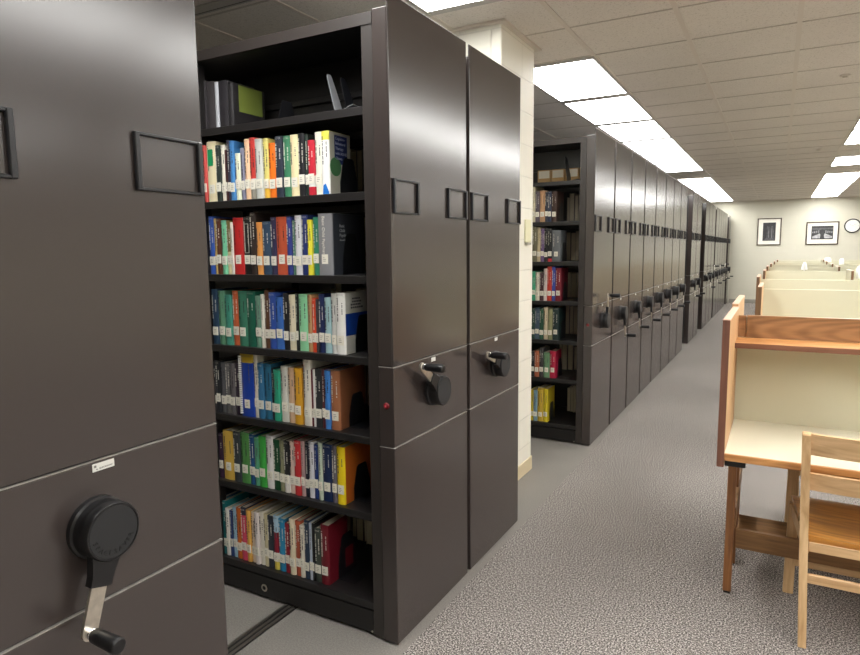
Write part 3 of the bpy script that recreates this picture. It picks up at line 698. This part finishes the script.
for i in range(4):
    x0 = -1.79+i*.117
    t = thing('storage_box', 'tan storage box with white label on the top shelf past the pillar, %s from it' % ORD[i], 'box', (x0+.055, 5.12, SH[0]), 'storage boxes on the top shelf')
    bm = B(); box(bm, -.055, .055, 0, .2, 0, .125, .002); obj('box_body', bm, plain('cardboard_tan', (196, 160, 108), .7), t)
    bm = B(); box(bm, -.046, .046, -.0012, .0002, .058, .118); obj('box_label', bm, M_tag, t)
bookend(-1.475, Y3+.05, SH[0], .2, .11, 'black bookend tilted in front of the boxes on the top shelf', 'bookends of the range past the pillar', -.16)

# ------------------------------------------------------------------ pillar plate
t = thing('wall_plate', 'small cream plate fixed at head height on the white block pillar', 'wall plate', (PX, 4.03, 1.68))
bm = B(); box(bm, 0, .012, -.05, .05, -.075, .075, .003); obj('plate', bm, plain('plate_cream', (222, 218, 182), .4), t)
bm = B(); box(bm, .002, .02, -.045, .03, -.092, -.078, .002); obj('plate_lip', bm, plain('plate_grey', (150, 146, 132), .4), t)

# ------------------------------------------------------------------ far wall
def picture(x0, x1, z0, z1, px0, px1, pz0, pz1, label, kind):
    t = thing('framed_picture', label, 'picture', ((x0+x1)/2, YW, (z0+z1)/2), 'framed pictures on the far wall')
    xc, zc = (x0+x1)/2, (z0+z1)/2; w, h = (x1-x0)/2, (z1-z0)/2; f = .028
    bm = B()
    box(bm, -w, -w+f, -.03, -.001, -h, h, .003); box(bm, w-f, w, -.03, -.001, -h, h, .003)
    box(bm, -w+f, w-f, -.03, -.001, -h, -h+f, .003); box(bm, -w+f, w-f, -.03, -.001, h-f, h, .003)
    obj('frame', bm, M_pic, t)
    bm = B(); box(bm, -w+f, w-f, -.016, -.004, -h+f, h-f); mt_ = obj('mount', bm, M_mat, t)
    a, c, e, g = px0-xc, px1-xc, pz0-zc, pz1-zc
    g1, g2, g3, g4 = [plain('print_grey_%d' % v, (v, v, v+2), .6, noise=.35, nscale=14) for v in (52, 84, 128, 168)]
    bm = B(); box(bm, a, c, -.018, -.0165, e, g, mi=0)
    if kind == 0:
        prism(bm, [(a, e), (a+.08, e), (a+.10, g-.10), (a+.03, g-.06), (a, g-.02)], 'Y', -.0186, -.018, 0)
        for i in range(5):
            x_ = a+.10+i*.037; prism(bm, [(x_, e+.05), (x_+.022, e+.05), (x_+.016, g-.10-.03*(i % 3)), (x_+.002, g-.08-.02*(i % 2))], 'Y', -.0190, -.018, 2 if i % 2 else 1)
        prism(bm, [(a+.05, e+.02), (c-.02, e+.02), (c-.05, e+.08), (a+.09, e+.09)], 'Y', -.0192, -.018, 1)
    else:
        box(bm, -.035, .035, -.0190, -.018, e, e+.20, mi=0)
        for s in (-1, 1):
            prism(bm, [(s*.04, e+.12), (s*.06, e+.16), (s*.23, e+.08), (s*.23, e+.03), (s*.05, e+.03)], 'Y', -.0188, -.018, 3)
            for i in range(4): box(bm, min(s*(.07+i*.045), s*(.095+i*.045)), max(s*(.07+i*.045), s*(.095+i*.045)), -.0192, -.018, e+.17, e+.24-.01*i, mi=2)
        box(bm, a, c, -.0186, -.018, g-.10, g-.06, mi=1)
    obj('print', bm, [g1, g2, g3, g4], mt_)
picture(-.57, .02, 1.627, 2.374, -.43, -.117, 1.752, 2.252, 'upright framed black-and-white picture on the far wall nearer the shelving', 0)
picture(.611, 1.361, 1.626, 2.237, .733, 1.237, 1.767, 2.128, 'wide framed black-and-white picture on the far wall beside the clock', 1)
t = thing('wall_clock', 'round black-rimmed white clock on the far wall beside the wide picture', 'clock', (1.655, YW, 2.11))
R_ = .186
bm = B(); vs = lathe(bm, [(-.001, R_), (-.035, R_), (-.045, R_-.012), (-.035, R_-.024), (-.02, R_-.026)], 'Y', 40); smooth(obj('rim', bm, M_black, t))
bm = B(); lathe(bm, [(-.018, R_-.022), (-.022, R_-.022)], 'Y', 40); obj('face', bm, M_white, t)
bm = B()
for i in range(12):
    q = i*PI/6; ln = .022 if i % 3 else .032
    beam(bm, ((R_-.034-ln)*math.sin(q), -.0235, (R_-.034-ln)*math.cos(q)), ((R_-.034)*math.sin(q), -.0235, (R_-.034)*math.cos(q)), .002, .009, (0, 1, 0), 0)
obj('hour_marks', bm, M_black, t)
for nm, q, ln, w in (('hour_hand', math.radians(305), .075, .010), ('minute_hand', math.radians(60), .115, .007)):
    bm = B(); beam(bm, (-.02*math.sin(q), -.026, -.02*math.cos(q)), (ln*math.sin(q), -.026, ln*math.cos(q)), .002, w, (0, 1, 0), 0); obj(nm, bm, M_black, t)

# ------------------------------------------------------------------ study carrels
PT = .027
def carrel(x0, y0, label, flip=False, w=.955, header=True, shelf=True, trough=True, zt=1.27, panels=(1, 1), zb=1.222, group='study carrels'):
    """origin at the front left foot; the open side faces -Y (or +Y when flipped)"""
    t = thing('study_carrel', label, 'study carrel', (x0, y0, 0), group)
    if flip: t.rotation_euler = (0, 0, PI); t.location = (x0+w, y0, 0)
    dp, pd = .61, .64
    for s, on in ((0, panels[0]), (1, panels[1])):
        if not on: continue
        a = s*(w-PT)
        bm = B()
        vs = box(bm, a, a+PT, .004, pd, .672, zt, .002)
        p_ = obj('side_panel', bm, M_oak if s == (1 if flip else 0) else M_lam, t)
        bm = B(); box(bm, a, a+PT, 0, .004, .672, zt-.001, .0012); obj('edge_band', bm, M_edge if header else M_edgeb, p_)
        bm = B(); box(bm, a-.0005, a+PT+.0005, .002, pd, zt-.0005, zt+.002, .001); obj('top_band', bm, plain('oak_pinkish', (206, 170, 146), .45, noise=.1, nscale=30), p_)
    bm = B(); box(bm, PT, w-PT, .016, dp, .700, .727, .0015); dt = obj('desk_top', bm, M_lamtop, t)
    bm = B(); box(bm, PT, w-PT, .004, .016, .699, .7275, .002); obj('front_edge', bm, M_oakx, dt)
    bm = B(); box(bm, PT, w-PT, dp, dp+.022, .66, zb if not header else 1.128, .001); obj('back_panel', bm, M_lam, t)
    if shelf:
        bm = B(); box(bm, PT, w-PT, dp-.205, dp, 1.106, 1.128, .001); sh = obj('shelf', bm, M_oakx, t)
        bm = B(); box(bm, PT, w-PT, dp-.209, dp-.205, 1.104, 1.1275, .001); obj('shelf_edge', bm, M_edgex, sh)
    if header:
        bm = B(); box(bm, PT+.036, w-PT, dp, dp+.022, 1.128, 1.234, .0015); obj('header_board', bm, M_header, t)
        bm = B(); box(bm, PT, PT+.034, dp+.008, dp+.024, 1.128, 1.232, .001); obj('header_cleat', bm, M_header, t)
    for lx in (.030, w-.064):
        bm = B(); box(bm, lx, lx+.034, .275, .315, .008, .672, .003); lg = obj('leg', bm, M_leg, t)
        bm = B(); box(bm, lx+.003, lx+.031, .278, .312, 0, .008); obj('foot_pad', bm, M_black, lg)
        bm = B(); box(bm, lx, lx+.034, .585, .62, .0, .672, .003); obj('leg', bm, M_leg, t)
        bm = B(); (lambda q: box(bm, lx+q, lx+q+.022, .300, .600, .30, .395, .002))(.017 if lx < .3 else -.005); obj('stretcher', bm, M_boardw, t)
        bm = B(); box(bm, lx-.002 if lx < .3 else lx-.041, lx+.075 if lx < .3 else lx+.036, .035, .60, .668, .699, .002); obj('bracket', bm, M_black, t)
    if trough:
        lx = .0695
        bm = B(); beam(bm, (lx, .40, .145), (lx, .358, .262), .016, .01, (1, 0, 0), 0)
        bm.free()
        bm = B(); vs = prism(bm, [(.392, .170), (.412, .170), (.376, .276), (.354, .276)], 'X', lx, w-.0695); obj('trough_front_board', bm, M_boardw, t)
        bm = B(); vs = prism(bm, [(.42, .160), (.436, .160), (.586, .250), (.576, .262)], 'X', lx, w-.0695); obj('trough_back_board', bm, M_boardw, t)
    return t
CX = -.182
carrel(CX, 2.722, 'nearest wooden study carrel with cream desk, wooden shelf and open side towards the chair')
carrel(CX-.006, 4.025, 'study carrel backing onto the nearest one and facing the far wall', flip=True, zt=1.282, header=False, shelf=False, trough=False)
for k, (y, dx) in enumerate(((5.16, .058), (6.96, 0), (8.98, .015), (10.98, .02), (12.8, .05), (15.05, .09), (17.0, .14))):
    pl = ORD[k]
    carrel(CX+dx, y, 'cream-backed study carrel by the aisle, %s behind the nearest pair' % pl, header=False, shelf=False, trough=False, zb=1.222 if k < 2 else 1.246)
    if k >= 1: carrel(CX+dx+.957-PT, y, 'cream-backed study carrel away from the aisle, %s row behind the nearest pair' % pl, header=False, shelf=False, trough=False, panels=(0, 1), zb=1.222 if k < 2 else 1.246)
def desk_lamp(px, pt, pb, wpx, y, label, taper=.55):
    """white lamp with a domed shade; the shade's foot, top and width are read off the photograph at depth y"""
    p, q = at(px, pb, 1, y), at(px, pt, 1, y); r1 = abs(at(px+wpx/2, pb, 1, y)[0]-p[0]); zs, hh = p[2], q[2]-p[2]
    t = thing('desk_lamp', label, 'lamp', (p[0], y, .727), 'white lamps on the far carrels')
    bm = B(); lathe(bm, [(0, .07), (.012, .068), (.018, .02)], 'Z', 24); smooth(obj('base', bm, M_white, t))
    bm = B(); lathe(bm, [(.015, .008), (zs-.727+.02, .008)], 'Z', 10); smooth(obj('stem', bm, M_white, t))
    bm = B(); lathe(bm, [(zs-.727, r1), (zs-.727+hh*.25, r1*.93), (zs-.727+hh*.7, r1*(taper+.1)), (zs-.727+hh*.95, r1*taper*.8), (zs-.727+hh, r1*taper*.4)], 'Z', 24); smooth(obj('lamp_shade', bm, M_white, t))
desk_lamp(804.2, 262.0, 269.8, 6.8, 11.3, 'small white dome lamp peeking over a carrel back near the middle')
desk_lamp(841.5, 258.6, 265.4, 5.4, 15.36, 'white lamp farther back showing above the carrel divider', .8)
desk_lamp(827.5, 257.6, 263.0, 8, 17.3, 'white lamp farthest back showing above the carrels', .8)
desk_lamp(861, 265.8, 278.5, 11.5, 9.28, 'white lamp with tall shade at the edge of view behind the nearest carrels', .9)

# ------------------------------------------------------------------ chairs
def chair(x, y, label, rot=0):
    """origin between the rear feet; the sitter faces +Y"""
    t = thing('wooden_chair', label, 'chair', (x, y, 0), 'wooden chairs at the carrels', rot)
    hb, hf = .178, .222
    for s in (-1, 1):
        bm = B()
        pts = [(-.018, 0), (.016, 0), (.052, .40), (.050, .47), (.010, .70), (-.035, .862), (-.050, .874), (-.066, .864), (-.035, .70), (.005, .47), (.006, .40)]
        a = s*hb; vs = prism(bm, pts, 'X', a-.0145, a+.0145)
        for v in vs: v.co.x += s*.030*v.co.z/.87
        bmesh.ops.bevel(bm, geom=bm.edges[:], offset=.003, segments=1, affect='EDGES'); obj('rear_leg', bm, M_chair, t)
        bm = B(); beam(bm, (s*hf, .425, 0), (s*(hf-.004), .417, .425), .042, .034, (0, 1, 0), .004); obj('front_leg', bm, M_chair, t)
        bm = B(); beam(bm, (s*(hb+.004), .03, .395), (s*(hf-.006), .40, .395), .055, .020, (1, 0, 0), .003); obj('side_apron', bm, M_chair, t)
    def slat(z0, z1, yo0, yo1, bow, nm, mt):
        bm = B(); n = 12; rowsA = []
        for i in range(n+1):
            u = -1+2*i/n; xx = u*(hb-.010+.030*z0/.87); q = bow*(1-u*u)
            rowsA.append([bm.verts.new((xx, yo0-q-.008, z0)), bm.verts.new((xx, yo1-q-.008, z1)), bm.verts.new((xx, yo1-q+.008, z1)), bm.verts.new((xx, yo0-q+.008, z0))])
        for i in range(n):
            for j in range(4):
                bm.faces.new([rowsA[i][j], rowsA[i][(j+1) % 4], rowsA[i+1][(j+1) % 4], rowsA[i+1][j]])
        bm.faces.new(rowsA[0]); bm.faces.new(rowsA[-1]); obj(nm, bm, mt, t)
    slat(.782, .868, -.028, -.052, .022, 'crest_rail', M_chairx)
    slat(.635, .705, .008, -.008, .016, 'back_slat', M_chairx)
    bm = B(); box(bm, -hb+.001, hb-.001, .010, .030, .385, .425, .002); obj('rear_apron', bm, M_chairx, t)
    bm = B(); box(bm, -hf+.018, hf-.018, .395, .415, .365, .425, .002); obj('front_apron', bm, M_chairx, t)
    bm = B(); box(bm, -hb+.004, hb-.004, -.002, .016, .262, .298, .003); obj('rear_stretcher', bm, M_chairx, t)
    bm = B(); box(bm, -hf+.016, hf-.016, .410, .428, .135, .168, .003); obj('front_stretcher', bm, M_chairx, t)
    # scooped seat
    bm = B(); nx, ny = 18, 18; top = []; bot = []
    for j in range(ny+1):
        v = j/ny; yy = .012+v*.455; half = hb+.004+(hf+.006-hb)*v; rt, rb = [], []
        for i in range(nx+1):
            u = -1+2*i/nx; cx = u*half
            if abs(u) > .9 and j in (0, ny): cx *= .985
            dip = .015*max(0, 1-(u*u)**1.3)*max(0, 1-((v-.42)/.5)**2) if abs((v-.42)/.5) < 1 else 0
            zz = .450-dip-.010*max(0, (v-.9)/.1)
            rt.append(bm.verts.new((cx, yy, zz))); rb.append(bm.verts.new((cx*.985, yy, .425)))
        top.append(rt); bot.append(rb)
    for j in range(ny):
        for i in range(nx):
            bm.faces.new([top[j][i], top[j][i+1], top[j+1][i+1], top[j+1][i]]); bm.faces.new([bot[j][i], bot[j+1][i], bot[j+1][i+1], bot[j][i+1]])
    for i in range(nx):
        bm.faces.new([top[0][i+1], top[0][i], bot[0][i], bot[0][i+1]]); bm.faces.new([top[ny][i], top[ny][i+1], bot[ny][i+1], bot[ny][i]])
    for j in range(ny):
        bm.faces.new([top[j][0], top[j+1][0], bot[j+1][0], bot[j][0]]); bm.faces.new([top[j+1][nx], top[j][nx], bot[j][nx], bot[j+1][nx]])
    smooth(obj('seat', bm, M_seat, t), 50)
    return t
chair(.330, 2.712, 'light wooden chair pulled up to the nearest carrel')
chair(.335, 4.12, 'wooden chair tucked under the far side of the nearest carrel pair', PI)

# ------------------------------------------------------------------ light and look
w = bpy.data.worlds.new('world'); sc.world = w; w.use_nodes = True
w.node_tree.nodes['Background'].inputs[0].default_value = (.9, .93, 1, 1); w.node_tree.nodes['Background'].inputs[1].default_value = .05
sc.view_settings.view_transform = 'Standard'; sc.view_settings.look = 'None'
sc.view_settings.exposure = 0; sc.view_settings.gamma = 1; sc.view_settings.use_curve_mapping = False
try:
    sc.cycles.use_denoising = True; sc.cycles.denoiser = 'OPENIMAGEDENOISE'
    sc.cycles.max_bounces = 8; sc.cycles.diffuse_bounces = 5; sc.cycles.glossy_bounces = 4
    sc.cycles.sample_clamp_indirect = 6
except Exception: pass
